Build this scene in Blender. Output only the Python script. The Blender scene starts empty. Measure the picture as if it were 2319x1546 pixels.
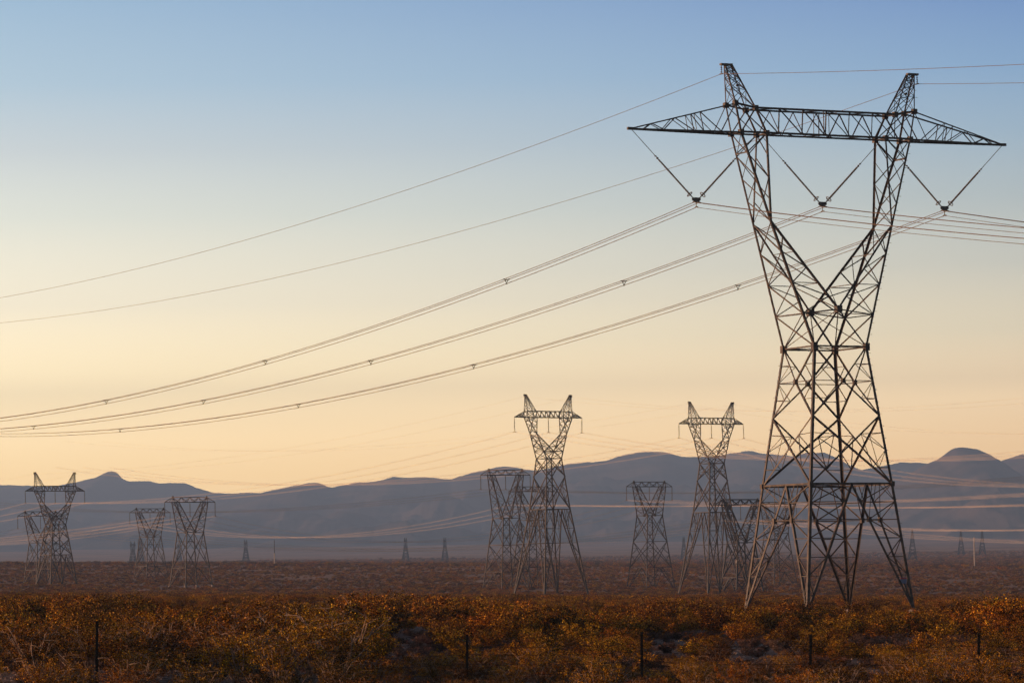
import bpy, math, random
import numpy as np
from mathutils import Vector, noise
R = math.radians
scn = bpy.context.scene
COL = scn.collection

# ------------------------------------------------------------------ camera
F, ROLL, CX, CY, CAMZ = 8516.7, -0.0157, 1159.5, 1305.4, 3.1
cam_d = bpy.data.cameras.new('camera')
cam = bpy.data.objects.new('camera', cam_d); COL.objects.link(cam)
cam.location = (0, 0, CAMZ); cam.rotation_euler = (math.pi/2, -ROLL, 0)
cam_d.sensor_width = 36.0; cam_d.lens = 36.0*F/2319.0
cam_d.shift_y = (CY-773.0)/2319.0
cam_d.clip_start = 1.0; cam_d.clip_end = 80000
scn.camera = cam
scn.view_settings.view_transform = 'Standard'; scn.view_settings.look = 'None'
scn.view_settings.exposure = 1.25; scn.view_settings.gamma = 1.0

# ------------------------------------------------------------------ sun and sky
SUN_AZ, SUN_EL = R(-86), R(7.0)          # azimuth from +Y, towards +X positive: low sun at the left
sdir = Vector((math.sin(SUN_AZ)*math.cos(SUN_EL), math.cos(SUN_AZ)*math.cos(SUN_EL), math.sin(SUN_EL)))
sl = bpy.data.lights.new('sun', 'SUN'); sl.energy = 5.0; sl.angle = R(0.5); sl.color = (1.0, 0.52, 0.29)
so = bpy.data.objects.new('sun', sl); COL.objects.link(so)
so.rotation_euler = sdir.to_track_quat('Z', 'Y').to_euler()

W = bpy.data.worlds.new('World'); scn.world = W; W.use_nodes = True
nt = W.node_tree; N = nt.nodes; L = nt.links; N.clear()
def sl2(c):
    return tuple(((v/255.0)/12.92 if v/255.0 <= .04045 else ((v/255.0+.055)/1.055)**2.4) for v in c)
tc = N.new('ShaderNodeTexCoord'); sx = N.new('ShaderNodeSeparateXYZ'); L.new(tc.outputs['Generated'], sx.inputs[0])
mr = N.new('ShaderNodeMapRange'); mr.inputs[1].default_value = -0.02; mr.inputs[2].default_value = 0.18
L.new(sx.outputs['Z'], mr.inputs[0])
def ramp(stops):      # stops: sine of the elevation, linear colour of the evening sky there
    r = N.new('ShaderNodeValToRGB'); e = r.color_ramp.elements
    while len(e) > 1: e.remove(e[-1])
    for i, (el, c) in enumerate(stops):
        p = (el+0.02)/0.20
        s = e[0] if i == 0 else e.new(p)
        s.position = p; s.color = (*c, 1)
    L.new(mr.outputs[0], r.inputs[0]); return r
#RAMPS
rl = ramp([(0.0, (0.876, 0.579, 0.224)), (0.028, (0.942, 0.623, 0.241)), (0.0379, (0.994, 0.703, 0.315)), (0.0555, (0.791, 0.623, 0.331)), (0.073, (0.454, 0.396, 0.271)), (0.0962, (0.256, 0.26, 0.216)), (0.1135, (0.165, 0.182, 0.18)), (0.1308, (0.102, 0.141, 0.166)), (0.1535, (0.066, 0.107, 0.144))])
rr = ramp([(0.0, (0.714, 0.439, 0.17)), (0.0326, (0.768, 0.472, 0.183)), (0.0455, (0.774, 0.53, 0.249)), (0.063, (0.39, 0.326, 0.198)), (0.0805, (0.202, 0.2, 0.159)), (0.0979, (0.116, 0.139, 0.138)), (0.1152, (0.067, 0.105, 0.135)), (0.1324, (0.037, 0.078, 0.13)), (0.1495, (0.02, 0.052, 0.114))])
#END
dv = N.new('ShaderNodeMath'); dv.operation = 'DIVIDE'; L.new(sx.outputs['X'], dv.inputs[0]); L.new(sx.outputs['Y'], dv.inputs[1])
mx = N.new('ShaderNodeMapRange'); mx.inputs[1].default_value = -0.15; mx.inputs[2].default_value = 0.15
L.new(dv.outputs[0], mx.inputs[0])
mixlr = N.new('ShaderNodeMix'); mixlr.data_type = 'RGBA'
L.new(mx.outputs[0], mixlr.inputs[0]); L.new(rl.outputs[0], mixlr.inputs[6]); L.new(rr.outputs[0], mixlr.inputs[7])
sky = N.new('ShaderNodeTexSky'); sky.sky_type = 'NISHITA'; sky.sun_disc = False
sky.sun_elevation = SUN_EL; sky.sun_rotation = SUN_AZ; sky.dust_density = 2.5; sky.altitude = 1200
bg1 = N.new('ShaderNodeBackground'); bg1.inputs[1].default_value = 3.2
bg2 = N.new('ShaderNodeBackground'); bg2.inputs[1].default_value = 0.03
L.new(mixlr.outputs[2], bg1.inputs[0]); L.new(sky.outputs[0], bg2.inputs[0])
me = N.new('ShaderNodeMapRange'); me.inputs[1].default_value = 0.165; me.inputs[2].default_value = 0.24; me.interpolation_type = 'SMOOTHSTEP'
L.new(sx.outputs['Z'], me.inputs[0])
# the evening glow lies ahead and to the left, towards the sun; the unseen sky behind and to the right is dimmed to darken right-facing steel
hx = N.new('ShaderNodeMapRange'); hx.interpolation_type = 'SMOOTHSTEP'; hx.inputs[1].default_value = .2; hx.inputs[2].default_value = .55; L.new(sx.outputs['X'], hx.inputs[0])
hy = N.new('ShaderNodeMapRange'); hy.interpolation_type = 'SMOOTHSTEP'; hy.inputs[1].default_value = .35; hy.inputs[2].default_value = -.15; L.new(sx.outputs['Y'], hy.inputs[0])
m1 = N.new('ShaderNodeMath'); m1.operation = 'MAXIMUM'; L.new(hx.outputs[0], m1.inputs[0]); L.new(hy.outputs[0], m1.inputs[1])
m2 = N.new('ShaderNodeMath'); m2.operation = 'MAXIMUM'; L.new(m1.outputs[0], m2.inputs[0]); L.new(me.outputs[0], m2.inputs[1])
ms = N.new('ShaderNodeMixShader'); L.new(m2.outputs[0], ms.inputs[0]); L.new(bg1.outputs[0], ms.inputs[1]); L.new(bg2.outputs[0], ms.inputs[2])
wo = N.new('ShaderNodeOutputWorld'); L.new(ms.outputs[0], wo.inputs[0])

# ------------------------------------------------------------------ helpers
cR, sR = math.cos(ROLL), math.sin(ROLL)
def P(px, py, D):
    dx, dy = px-CX, py-CY
    x = cR*dx + sR*dy; y = -sR*dx + cR*dy
    return Vector((x/F*D, D, CAMZ - y/F*D))
def PX(px, D, py=1330.0):
    return P(px, py, D).x
def tag(o, label=None, cat=None, group=None, kind=None):
    if label: o['label'] = label
    if cat: o['category'] = cat
    if group: o['group'] = group
    if kind: o['kind'] = kind
    return o
def empty(name, loc, rz=0.0, scale=1.0):
    o = bpy.data.objects.new(name, None); o.location = loc; o.rotation_euler = (0, 0, rz); o.scale = (scale,)*3
    o.empty_display_size = .5; COL.objects.link(o); return o
class MB:
    def __init__(s): s.v = []; s.f = []
    def quadbox(s, a, b, e1, e2, o1, o2, caps=True):
        """prism from a to b whose section spans o1..(e1) and o2..(e2)"""
        n = len(s.v)
        for p in (a, b):
            for (i, j) in ((0, 0), (1, 0), (1, 1), (0, 1)):
                s.v.append(p + e1*(o1[i]) + e2*(o2[j]))
        s.f += [(n, n+1, n+5, n+4), (n+1, n+2, n+6, n+5), (n+2, n+3, n+7, n+6), (n+3, n, n+4, n+7)]
        if caps: s.f += [(n+3, n+2, n+1, n), (n+4, n+5, n+6, n+7)]
    def bar(s, a, b, w):
        a, b = Vector(a), Vector(b); d = b-a
        if d.length < 1e-4: return
        d.normalize(); e1 = Vector((1, 0, 0)) if abs(d.x) < .75 else Vector((0, 1, 0))
        e1 = (e1 - d*e1.dot(d)).normalized(); e2 = d.cross(e1)
        s.quadbox(a, b, e1, e2, (-w/2, w/2), (-w/2, w/2))
    def angle(s, a, b, w, t=None):
        """an angle iron (L section)"""
        a, b = Vector(a), Vector(b); d = b-a
        if d.length < 1e-4: return
        t = t or w*.16
        d.normalize(); e1 = Vector((1, 0, 0)) if abs(d.x) < .8 else Vector((0, 1, 0))
        m = (a+b)*.5
        e1 = (e1 - d*e1.dot(d)).normalized(); e2 = d.cross(e1)
        if e1.dot(Vector((m.x, m.y, 0))) > 0: e1 = -e1
        if e2.dot(Vector((m.x, m.y, 0))) > 0: e2 = -e2
        a = a-(e1+e2)*w*.3; b = b-(e1+e2)*w*.3
        s.quadbox(a, b, e1, e2, (0, w), (0, t)); s.quadbox(a, b, e1, e2, (0, t), (t, w))
    def box(s, c, x, y, z):
        c = Vector(c); s.quadbox(c-Vector((0, 0, z/2)), c+Vector((0, 0, z/2)), Vector((1, 0, 0)), Vector((0, 1, 0)), (-x/2, x/2), (-y/2, y/2))
    def tube(s, pts, rad, k=6, caps=True):
        pts = [Vector(p) for p in pts]; rad = rad if hasattr(rad, '__len__') else [rad]*len(pts)
        n0 = len(s.v); prev = None
        for i, p in enumerate(pts):
            d = (pts[min(i+1, len(pts)-1)]-pts[max(i-1, 0)]).normalized()
            if prev is None:
                e1 = Vector((0, 0, 1)) if abs(d.z) < .8 else Vector((1, 0, 0))
            else: e1 = prev
            e1 = (e1-d*e1.dot(d)).normalized(); prev = e1; e2 = d.cross(e1)
            for j in range(k):
                a = 2*math.pi*j/k; s.v.append(p+(e1*math.cos(a)+e2*math.sin(a))*rad[i])
        for i in range(len(pts)-1):
            for j in range(k):
                a = n0+i*k+j; b = n0+i*k+(j+1) % k; s.f.append((a, b, b+k, a+k))
        if caps:
            s.f.append(tuple(n0+j for j in reversed(range(k)))); s.f.append(tuple(n0+(len(pts)-1)*k+j for j in range(k)))
    def ringt(s, c, ax, R0, r0, n=16, k=6):
        c = Vector(c); ax = Vector(ax).normalized(); e1 = ax.orthogonal().normalized(); e2 = ax.cross(e1)
        n0 = len(s.v)
        for i in range(n):
            a = 2*math.pi*i/n; rd = e1*math.cos(a)+e2*math.sin(a)
            for j in range(k):
                b = 2*math.pi*j/k; s.v.append(c+rd*(R0+r0*math.cos(b))+ax*(r0*math.sin(b)))
        for i in range(n):
            for j in range(k):
                s.f.append((n0+i*k+j, n0+i*k+(j+1) % k, n0+((i+1) % n)*k+(j+1) % k, n0+((i+1) % n)*k+j))
    def build(s, name, mat, parent=None, smooth=False):
        me = bpy.data.meshes.new(name); me.from_pydata([tuple(v) for v in s.v], [], s.f); me.update()
        if smooth: me.polygons.foreach_set('use_smooth', [True]*len(me.polygons))
        me.materials.append(mat)
        o = bpy.data.objects.new(name, me); COL.objects.link(o)
        if parent is not None: o.parent = parent
        return o
def copy_tree(o, parent=None):
    c = o.copy(); COL.objects.link(c)
    if parent is not None: c.parent = parent
    for ch in list(o.children): copy_tree(ch, c)
    return c

# ------------------------------------------------------------------ materials
def mat(name, base, rough=.7, metal=0.0, var=None, scale=3.0, bump=0.0, spec=.3, coord='Object', detail=6):
    m = bpy.data.materials.new(name); m.use_nodes = True; t = m.node_tree; b = t.nodes['Principled BSDF']
    b.inputs['Roughness'].default_value = rough; b.inputs['Metallic'].default_value = metal
    b.inputs['Specular IOR Level'].default_value = spec
    b.inputs['Base Color'].default_value = (*base, 1)
    if var or bump:
        tcn = t.nodes.new('ShaderNodeTexCoord'); nz = t.nodes.new('ShaderNodeTexNoise'); nz.inputs['Scale'].default_value = scale
        nz.inputs['Detail'].default_value = detail; t.links.new(tcn.outputs[coord], nz.inputs['Vector'])
        if var:
            r = t.nodes.new('ShaderNodeValToRGB'); e = r.color_ramp.elements
            e[0].position = .35; e[0].color = (*base, 1); e[1].position = .65; e[1].color = (*var, 1)
            t.links.new(nz.outputs['Fac'], r.inputs[0]); t.links.new(r.outputs[0], b.inputs['Base Color'])
        if bump:
            bp = t.nodes.new('ShaderNodeBump'); bp.inputs['Strength'].default_value = bump; bp.inputs['Distance'].default_value = .05
            t.links.new(nz.outputs['Fac'], bp.inputs['Height']); t.links.new(bp.outputs[0], b.inputs['Normal'])
    return m
M = {}
M['steel'] = mat('weathered_steel', (.018, .014, .012), .5, .0, (.105, .076, .056), 2.5, .2, .35)
M['concrete'] = mat('footing_concrete', (.14, .12, .11), .9, 0, (.24, .21, .19), 4)
M['steel_far'] = mat('galvanised_steel', (.010, .009, .009), .6, .0, (.045, .037, .031), .5)
M['steel_dark'] = mat('dark_steel', (.012, .012, .014), .6, .0, (.022, .022, .026), .6)
M['gusset'] = mat('gusset_steel', (.09, .08, .07), .6, .0, (.16, .14, .12), 5)
M['plate'] = mat('grey_plate', (.02, .02, .02), .6)
M['wire'] = mat('aluminium_wire', (.13, .065, .02), .4, .0, (.19, .10, .035), 1.0, 0, .6)
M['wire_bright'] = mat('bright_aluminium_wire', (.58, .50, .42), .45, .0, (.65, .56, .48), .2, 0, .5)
M['wire_dark'] = mat('tarnished_wire', (.05, .05, .055), .6, .0, (.08, .075, .08), .2)
M['polymer'] = mat('grey_insulator_polymer', (.13, .11, .095), .5, 0, (.18, .15, .13), 6)
M['porcelain'] = mat('brown_glazed_insulator', (.07, .055, .055), .35, 0, (.10, .08, .07), 6, 0, .5)
M['sign'] = mat('blue_sign_enamel', (.16, .22, .42), .4, 0, (.20, .26, .46), 8)
M['sign_red'] = mat('red_sign_enamel', (.45, .10, .12), .4)
M['white'] = mat('white_lettering', (.75, .75, .75), .5)
M['post'] = mat('rusty_post', (.022, .016, .012), .85, 0, (.035, .022, .015), 20)
M['fence_wire'] = mat('rusty_fence_wire', (.03, .02, .015), .8)
M['wood'] = mat('pale_pole', (.42, .36, .30), .8, 0, (.55, .48, .42), 3)
M['bark'] = mat('bush_stem', (.16, .11, .08), .8, 0, (.42, .31, .25), 4)
def leafmat(name, a, b, c):
    m = bpy.data.materials.new(name); m.use_nodes = True; t = m.node_tree; n = t.nodes; l = t.links
    bs = n['Principled BSDF']; out = n['Material Output']
    g = n.new('ShaderNodeNewGeometry'); oi = n.new('ShaderNodeObjectInfo')
    r = n.new('ShaderNodeValToRGB'); e = r.color_ramp.elements
    e[0].position = 0; e[0].color = (*a, 1); e[1].position = 1; e[1].color = (*c, 1); k = e.new(.72); k.color = (*b, 1)
    l.new(g.outputs['Random Per Island'], r.inputs[0])
    hs = n.new('ShaderNodeHueSaturation'); mp = n.new('ShaderNodeMapRange'); mp.inputs[3].default_value = .485; mp.inputs[4].default_value = .52
    mv = n.new('ShaderNodeMapRange'); mv.inputs[3].default_value = .25; mv.inputs[4].default_value = 1.5
    wn = n.new('ShaderNodeTexWhiteNoise'); wn.noise_dimensions = '1D'; l.new(oi.outputs['Random'], wn.inputs['W'])
    l.new(oi.outputs['Random'], mp.inputs[0]); l.new(wn.outputs['Value'], mv.inputs[0])
    l.new(mp.outputs[0], hs.inputs['Hue']); l.new(mv.outputs[0], hs.inputs['Value']); l.new(r.outputs[0], hs.inputs['Color'])
    l.new(hs.outputs[0], bs.inputs['Base Color']); bs.inputs['Roughness'].default_value = .5; bs.inputs['Specular IOR Level'].default_value = .08
    tr = n.new('ShaderNodeBsdfTranslucent'); l.new(hs.outputs[0], tr.inputs[0])
    mxs = n.new('ShaderNodeMixShader'); mxs.inputs[0].default_value = .06
    l.new(bs.outputs[0], mxs.inputs[1]); l.new(tr.outputs[0], mxs.inputs[2]); l.new(mxs.outputs[0], out.inputs[0])
    return m
M['leaf'] = leafmat('creosote_leaf', (.030, .012, .0003), (.25, .095, .0008), (.88, .45, .035))
M['leaf_dry'] = leafmat('dry_leaf', (.10, .055, .04), (.15, .085, .065), (.26, .16, .13))
# ------------------------------------------------------------------ ground
TD = [-4000, -50, 0, 50, 90, 306, 600, 840, 950, 1100, 1700, 3500, 6000, 8000, 10000, 14000, 17500]
TZ = [0.5, 1.3, 1.4, .5, 0, 0, -.6, -1.2, -.6, .6, 7.6, 17.0, 42, 70, 100, 160, 220]
def gz(x, d):
    z = float(np.interp(d, TD, TZ))
    k = np.interp(d, [100, 200, 1700, 5000], [0, .02, .02, 0]) if d > 0 else 0
    z -= k*max(-260, min(260, x))
    z += .7*math.exp(-((x+12.5)/8.5)**2-((d-106)/16)**2)
    z += .10*noise.noise(Vector((x*.07, d*.07, 3))) + (.25*noise.noise(Vector((x*.013, d*.013, 7))) if d > 60 else 0)
    return z
gz0 = gz(26.05, 309.7)
ys = [-3000, -1000, -200, -50, 0, 20, 40, 60, 75] + [84+2*i for i in range(45)] + list(np.geomspace(176, 17500, 130))
ts = np.concatenate([-np.geomspace(1, .06, 26), np.linspace(-.055, .055, 96), np.geomspace(.06, 1, 26)])
V = []; Fc = []
for d in ys:
    w = 2500 + 0.45*max(d, 0) if d < 0 else 900 + .55*d
    w = 900 + .55*max(d, 0)
    for t in ts:
        x = t*w*1.9 if abs(t) > .3 else t*w
        V.append((x, d, gz(x, d)))
nc = len(ts)
for i in range(len(ys)-1):
    for j in range(nc-1):
        a = i*nc+j; Fc.append((a, a+1, a+nc+1, a+nc))
me_ = bpy.data.meshes.new('ground'); me_.from_pydata(V, [], Fc); me_.update(); me_.polygons.foreach_set('use_smooth', [True]*len(me_.polygons))
ground = bpy.data.objects.new('ground', me_); COL.objects.link(ground); ground['kind'] = 'structure'
def groundmat():
    m = bpy.data.materials.new('desert_gravel'); m.use_nodes = True; t = m.node_tree; n = t.nodes; l = t.links; b = n['Principled BSDF']
    g = n.new('ShaderNodeTexCoord')
    n1 = n.new('ShaderNodeTexNoise'); n1.inputs['Scale'].default_value = 6; n1.inputs['Detail'].default_value = 8; l.new(g.outputs['Object'], n1.inputs[0])
    r1 = n.new('ShaderNodeValToRGB'); e = r1.color_ramp.elements; e[0].position = .38; e[0].color = (.07, .052, .052, 1); e[1].position = .68; e[1].color = (.24, .185, .175, 1)
    l.new(n1.outputs[0], r1.inputs[0])
    # broad bands of bare soil and scrub cover far away
    mp = n.new('ShaderNodeMapping'); mp.inputs['Scale'].default_value = (.010, .004, .0); l.new(g.outputs['Object'], mp.inputs[0])
    n2 = n.new('ShaderNodeTexNoise'); n2.inputs['Scale'].default_value = 1; n2.inputs['Detail'].default_value = 9; n2.inputs['Roughness'].default_value = .65; l.new(mp.outputs[0], n2.inputs[0])
    r2 = n.new('ShaderNodeValToRGB'); e = r2.color_ramp.elements; e[0].position = .35; e[0].color = (.22, .12, .075, 1); e[1].position = .7; e[1].color = (.46, .28, .18, 1)
    l.new(n2.outputs[0], r2.inputs[0])
    sx_ = n.new('ShaderNodeSeparateXYZ'); l.new(g.outputs['Object'], sx_.inputs[0])
    mr_ = n.new('ShaderNodeMapRange'); mr_.inputs[1].default_value = 250; mr_.inputs[2].default_value = 1200; l.new(sx_.outputs['Y'], mr_.inputs[0])
    mx_ = n.new('ShaderNodeMix'); mx_.data_type = 'RGBA'; l.new(mr_.outputs[0], mx_.inputs[0]); l.new(r1.outputs[0], mx_.inputs[6]); l.new(r2.outputs[0], mx_.inputs[7])
    l.new(mx_.outputs[2], b.inputs['Base Color']); b.inputs['Roughness'].default_value = .95; b.inputs['Specular IOR Level'].default_value = .1
    bp = n.new('ShaderNodeBump'); bp.inputs['Strength'].default_value = .8; bp.inputs['Distance'].default_value = .06; l.new(n1.outputs[0], bp.inputs['Height']); l.new(bp.outputs[0], b.inputs['Normal'])
    return m
ground.data.materials.append(groundmat())

# ------------------------------------------------------------------ hills
def hillmat():
    m = bpy.data.materials.new('hill_rock'); m.use_nodes = True; t = m.node_tree; n = t.nodes; l = t.links; b = n['Principled BSDF']
    g = n.new('ShaderNodeTexCoord'); n1 = n.new('ShaderNodeTexNoise'); n1.inputs['Scale'].default_value = .006; n1.inputs['Detail'].default_value = 9; l.new(g.outputs['Object'], n1.inputs[0])
    r1 = n.new('ShaderNodeValToRGB'); e = r1.color_ramp.elements; e[0].position = .35; e[0].color = (.025, .025, .028, 1); e[1].position = .7; e[1].color = (.15, .11, .09, 1)
    l.new(n1.outputs[0], r1.inputs[0]); l.new(r1.outputs[0], b.inputs['Base Color']); b.inputs['Roughness'].default_value = .95; b.inputs['Specular IOR Level'].default_value = .05
    return m
HM = hillmat()
def hills(name, crest, D, front, back, rough, seed, spur=.35, cut=None):
    xs = [c[0] for c in crest]; yy = [c[1] for c in crest]
    px = np.arange(xs[0], xs[-1]+1, 3.5)
    # a crest smoothed with a little natural jaggedness
    py = np.interp(px, xs, yy); k = np.array([1, 2, 3, 2, 1.])/9; pp = np.convolve(np.pad(py, 2, 'edge'), k, 'valid')
    pp = pp + np.array([1.5*noise.fractal(Vector((q*.035, seed, 0)), .75, 2.1, 5) for q in px])
    nr = 84; V = []; Fc = []
    for i, (a, b) in enumerate(zip(px, pp)):
        c = P(a, b, D); b0 = c.z
        for r in range(nr):
            t = r/(nr-1)                      # 0 front foot ... .72 crest ... 1 back foot
            if t < .72:
                s = t/.72; d = D-front*(1-s)
                base = gz(0, d)-6
                prof = s**1.55*(.75+.25*s)
                w = noise.fractal(Vector((c.x*.0022+seed, d*.0016+s*.5, seed)), .8, 2.1, 7)
                wx = c.x*.0019+.5*noise.noise(Vector((c.x*.0008, s*2, seed)))
                rid = 1-abs(noise.noise(Vector((wx+seed*3, s*1.3, seed+5))))*2
                rid += .5*(1-abs(noise.noise(Vector((wx*2.7+seed, s*2.2, seed+9))))*2.2)-.2
                env = math.sin(math.pi*min(1, s))**1.0*(1-s)**.45*1.25
                z = base+(b0-base)*prof+env*(b0-base)*(spur*(rid-.55)*.6+.22*w)
                z = max(z, base-2)
            else:
                s = (t-.72)/.28; d = D+back*s; base = gz(0, d)-6
                z = base+(b0-base)*(1-s)**1.3
            x = c.x*(d/D)*.35+c.x*.65
            V.append((x, d, z))
    for i in range(len(px)-1):
        for r in range(nr-1):
            a = i*nr+r; Fc.append((a, a+nr, a+nr+1, a+1))
    me = bpy.data.meshes.new(name); me.from_pydata(V, [], Fc); me.update(); me.polygons.foreach_set('use_smooth', [True]*len(me.polygons))
    me.materials.append(HM); o = bpy.data.objects.new(name, me); COL.objects.link(o); o['kind'] = 'structure'
    return o
hills('mountains', [(-700, 1130), (-400, 1085), (-100, 1092), (0, 1096), (40, 1096), (90, 1099), (130, 1098), (170, 1090), (220, 1078), (240, 1068), (254, 1062), (266, 1068), (275, 1081), (290, 1087), (340, 1087), (362, 1092), (420, 1091), (445, 1102), (480, 1113), (530, 1116), (560, 1112), (600, 1117), (720, 1135), (900, 1170), (1200, 1215)], 15000, 4500, 2200, 7, 2)
hills('mountains', [(60, 1222), (200, 1190), (330, 1160), (480, 1134), (560, 1122), (590, 1114), (640, 1103), (690, 1093), (722, 1090), (748, 1102), (800, 1092), (850, 1088), (890, 1077), (930, 1079), (960, 1077), (1020, 1083), (1060, 1070), (1110, 1058), (1150, 1052), (1190, 1060), (1215, 1063), (1290, 1047), (1370, 1041), (1400, 1030), (1450, 1020), (1500, 1019), (1540, 1030), (1560, 1032), (1620, 1031), (1650, 1024), (1690, 1017), (1730, 1024), (1800, 1030), (1830, 1021), (1865, 1021), (1890, 1032), (1920, 1050), (1950, 1062), (2000, 1052), (2040, 1044), (2090, 1045), (2150, 1056), (2280, 1082), (2500, 1130), (3000, 1190)], 12600, 4300, 2200, 5, 11)
hills('mountains', [(2100, 1130), (2200, 1075), (2262, 1043), (2300, 1030), (2330, 1022), (2420, 1000), (2550, 1010), (2700, 1040), (3000, 1110)], 11300, 3300, 1800, 5, 23)
hills('mountains', [(1700, 1205), (1800, 1180), (1900, 1150), (1960, 1122), (2030, 1088), (2080, 1058), (2105, 1045), (2125, 1037), (2145, 1022), (2160, 1012), (2178, 1008), (2210, 1013), (2240, 1026), (2264, 1040), (2300, 1064), (2350, 1098), (2420, 1140), (2560, 1190)], 10000, 2600, 1500, 4, 31, .5)

# ------------------------------------------------------------------ lattice towers
def L3(a, b, t): return a+(b-a)*t
class TowerKit:
    """collects the parts of one tower kind in local coordinates (x along the arm, -y towards the near side)"""
    def __init__(s, fine, matl): s.fine = fine; s.m = matl; s.parts = []
    def mb(s, name, m=None): b = MB(); s.parts.append((name, b, m or s.m, None)); return b
    def mem(s, b, p, q, w): (b.angle if s.fine else b.bar)(p, q, w)
def gus(b, p, w, h):
    b.box(p, w, w, h)
def V3(u, v, z): return Vector((u, -v, z))

def horned_tower(name, d, fine, W, m, mg, vins, loc, rz):
    K = TowerKit(fine, m); wl, wd, wr = W      # leg, diagonal and redundant widths
    root = empty(name, loc, rz)
    def ring(h, z): return {(su, sv): V3(su*h, sv*h, z) for su in (-1, 1) for sv in (-1, 1)}
    zr, zm, zn, zw, zc, ze = d['zr'], d['zm'], d['zn'], d['zw'], d['zc'], d['ze']
    rf, rr_, rm, rn, rw = ring(d['sf'], 0), ring(d['sr'], zr), ring(d['sm'], zm), ring(d['sn'], zn), ring(d['sw'], zw)
    corners = [(-1, -1), (-1, 1), (1, 1), (1, -1)]
    faces = [(corners[i], corners[(i+1) % 4]) for i in range(4)]
    # --- four splayed legs, each its own part
    ringmid = lambda a, b: (rr_[a]+rr_[b])*.5
    zl = d['zlev']
    for c in corners:
        b = MB(); top = rr_[c]; foot = rf[c]
        nb = [k for k in corners if k != c and (k[0] == c[0] or k[1] == c[1])]
        K.mem(b, foot, top, wl*1.1)
        posts = [ringmid(c, k) for k in nb]
        for q in posts: K.mem(b, foot, q, wl*.9)
        at = lambda e, z: L3(foot, e, z/zr)
        for i, z in enumerate(zl):
            pts = [at(top, z), at(posts[0], z), at(posts[1], z)]
            K.mem(b, pts[0], pts[1], wr*1.1); K.mem(b, pts[0], pts[2], wr*1.1); K.mem(b, pts[1], pts[2], wr)
            z2 = zl[i+1] if i+1 < len(zl) else zr
            q2 = [at(top, z2), at(posts[0], z2), at(posts[1], z2)]
            for k in (1, 2):
                if i == len(zl)-1: K.mem(b, q2[0], pts[k], wd*.7)
                elif i % 2: K.mem(b, pts[0], q2[k], wd*.7)
                else: K.mem(b, pts[k], q2[0], wd*.7)
            if fine and i == len(zl)-2:
                gus(b, pts[1], .3, .42); gus(b, pts[2], .3, .42)
        # trussing under the ring beam
        for q in posts:
            a1, a2 = L3(top, q, .33), L3(top, q, .66); zk = zl[-2] if len(zl) > 2 else zl[-1]
            K.mem(b, at(top, zl[-1]), a1, wr); K.mem(b, at(q, zl[-1]), a2, wr)
        lg = b.build('leg', m, root)
        fb_ = MB(); fb_.box(foot+Vector((0, 0, -.45)), .62, .62, 1.0); fb_.build('footing', M['concrete'], lg)
    # --- body from the ring to the waist
    b = MB()
    for c in corners:
        K.mem(b, rr_[c], rw[c], wl)
    for (a, c) in faces:
        K.mem(b, rr_[a], rr_[c], wd*1.2); K.mem(b, rw[a], rw[c], wd); K.mem(b, rn[a], rn[c], wr*1.1)
        # full cross between ring and mid
        K.mem(b, rr_[a], rm[c], wd*1.15); K.mem(b, rr_[c], rm[a], wd*1.15)
        mid = (rn[a]+rn[c])*.5
        for x in (a, c):
            K.mem(b, rw[x], mid, wd); K.mem(b, rm[x], mid, wd*1.1)
            o = c if x == a else a
            lp = lambda t: L3(rm[x], rr_[x], t); d1 = L3(rm[x], rr_[o], .27); d3 = L3(rm[o], rr_[x], .76)
            K.mem(b, lp(.25), d1, wr); K.mem(b, lp(.5), d1, wr); K.mem(b, lp(.5), d3, wr); K.mem(b, lp(.76), d3, wr); K.mem(b, d1, d3, wr)
            h1 = L3(rw[x], mid, .5); K.mem(b, L3(rw[x], rn[x], .5), h1, wr); K.mem(b, rn[x], h1, wr)
            h2 = L3(rm[x], mid, .5); K.mem(b, L3(rm[x], rn[x], .5), h2, wr); K.mem(b, rn[x], h2, wr)
        if fine: gus(b, mid, .3, .4)
        # hip bracing hanging in the leg opening
        rmid = ringmid(a, c)
        f1, f2 = L3(rf[a], rmid, zl[-2]/zr if len(zl) > 1 else .7), L3(rf[c], rmid, zl[-2]/zr if len(zl) > 1 else .7)
        K.mem(b, L3(rr_[a], rmid, .5), f1, wr)
        K.mem(b, L3(rr_[c], rmid, .5), f2, wr)
        K.mem(b, f1, f2, wr*1.2)
    K.mem(b, rr_[corners[0]], rr_[corners[2]], wr); K.mem(b, rr_[corners[1]], rr_[corners[3]], wr)
    K.mem(b, rw[corners[0]], rw[corners[2]], wr); K.mem(b, rw[corners[1]], rw[corners[3]], wr)
    if fine:
        for c in corners: gus(b, rw[c], .42, .62); gus(b, rr_[c], .34, .4)
    b.build('tower_body', m, root)
    # --- crotch: the node pair where the two arms leave the waist
    b = MB(); cn = {1: V3(0, d['vc'], zc), -1: V3(0, -d['vc'], zc)}
    for s in (1, -1):
        for c in corners: K.mem(b, cn[s], rw[c], wd if c[1] == s else wr*1.2)
        if fine: gus(b, cn[s], .5, .55)
    K.mem(b, cn[1], cn[-1], wd*.8)
    b.build('waist_frame', m, root)
    # --- two arms
    vb, vt = d['vb'], d['vt']; zb = d['zb']
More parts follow.
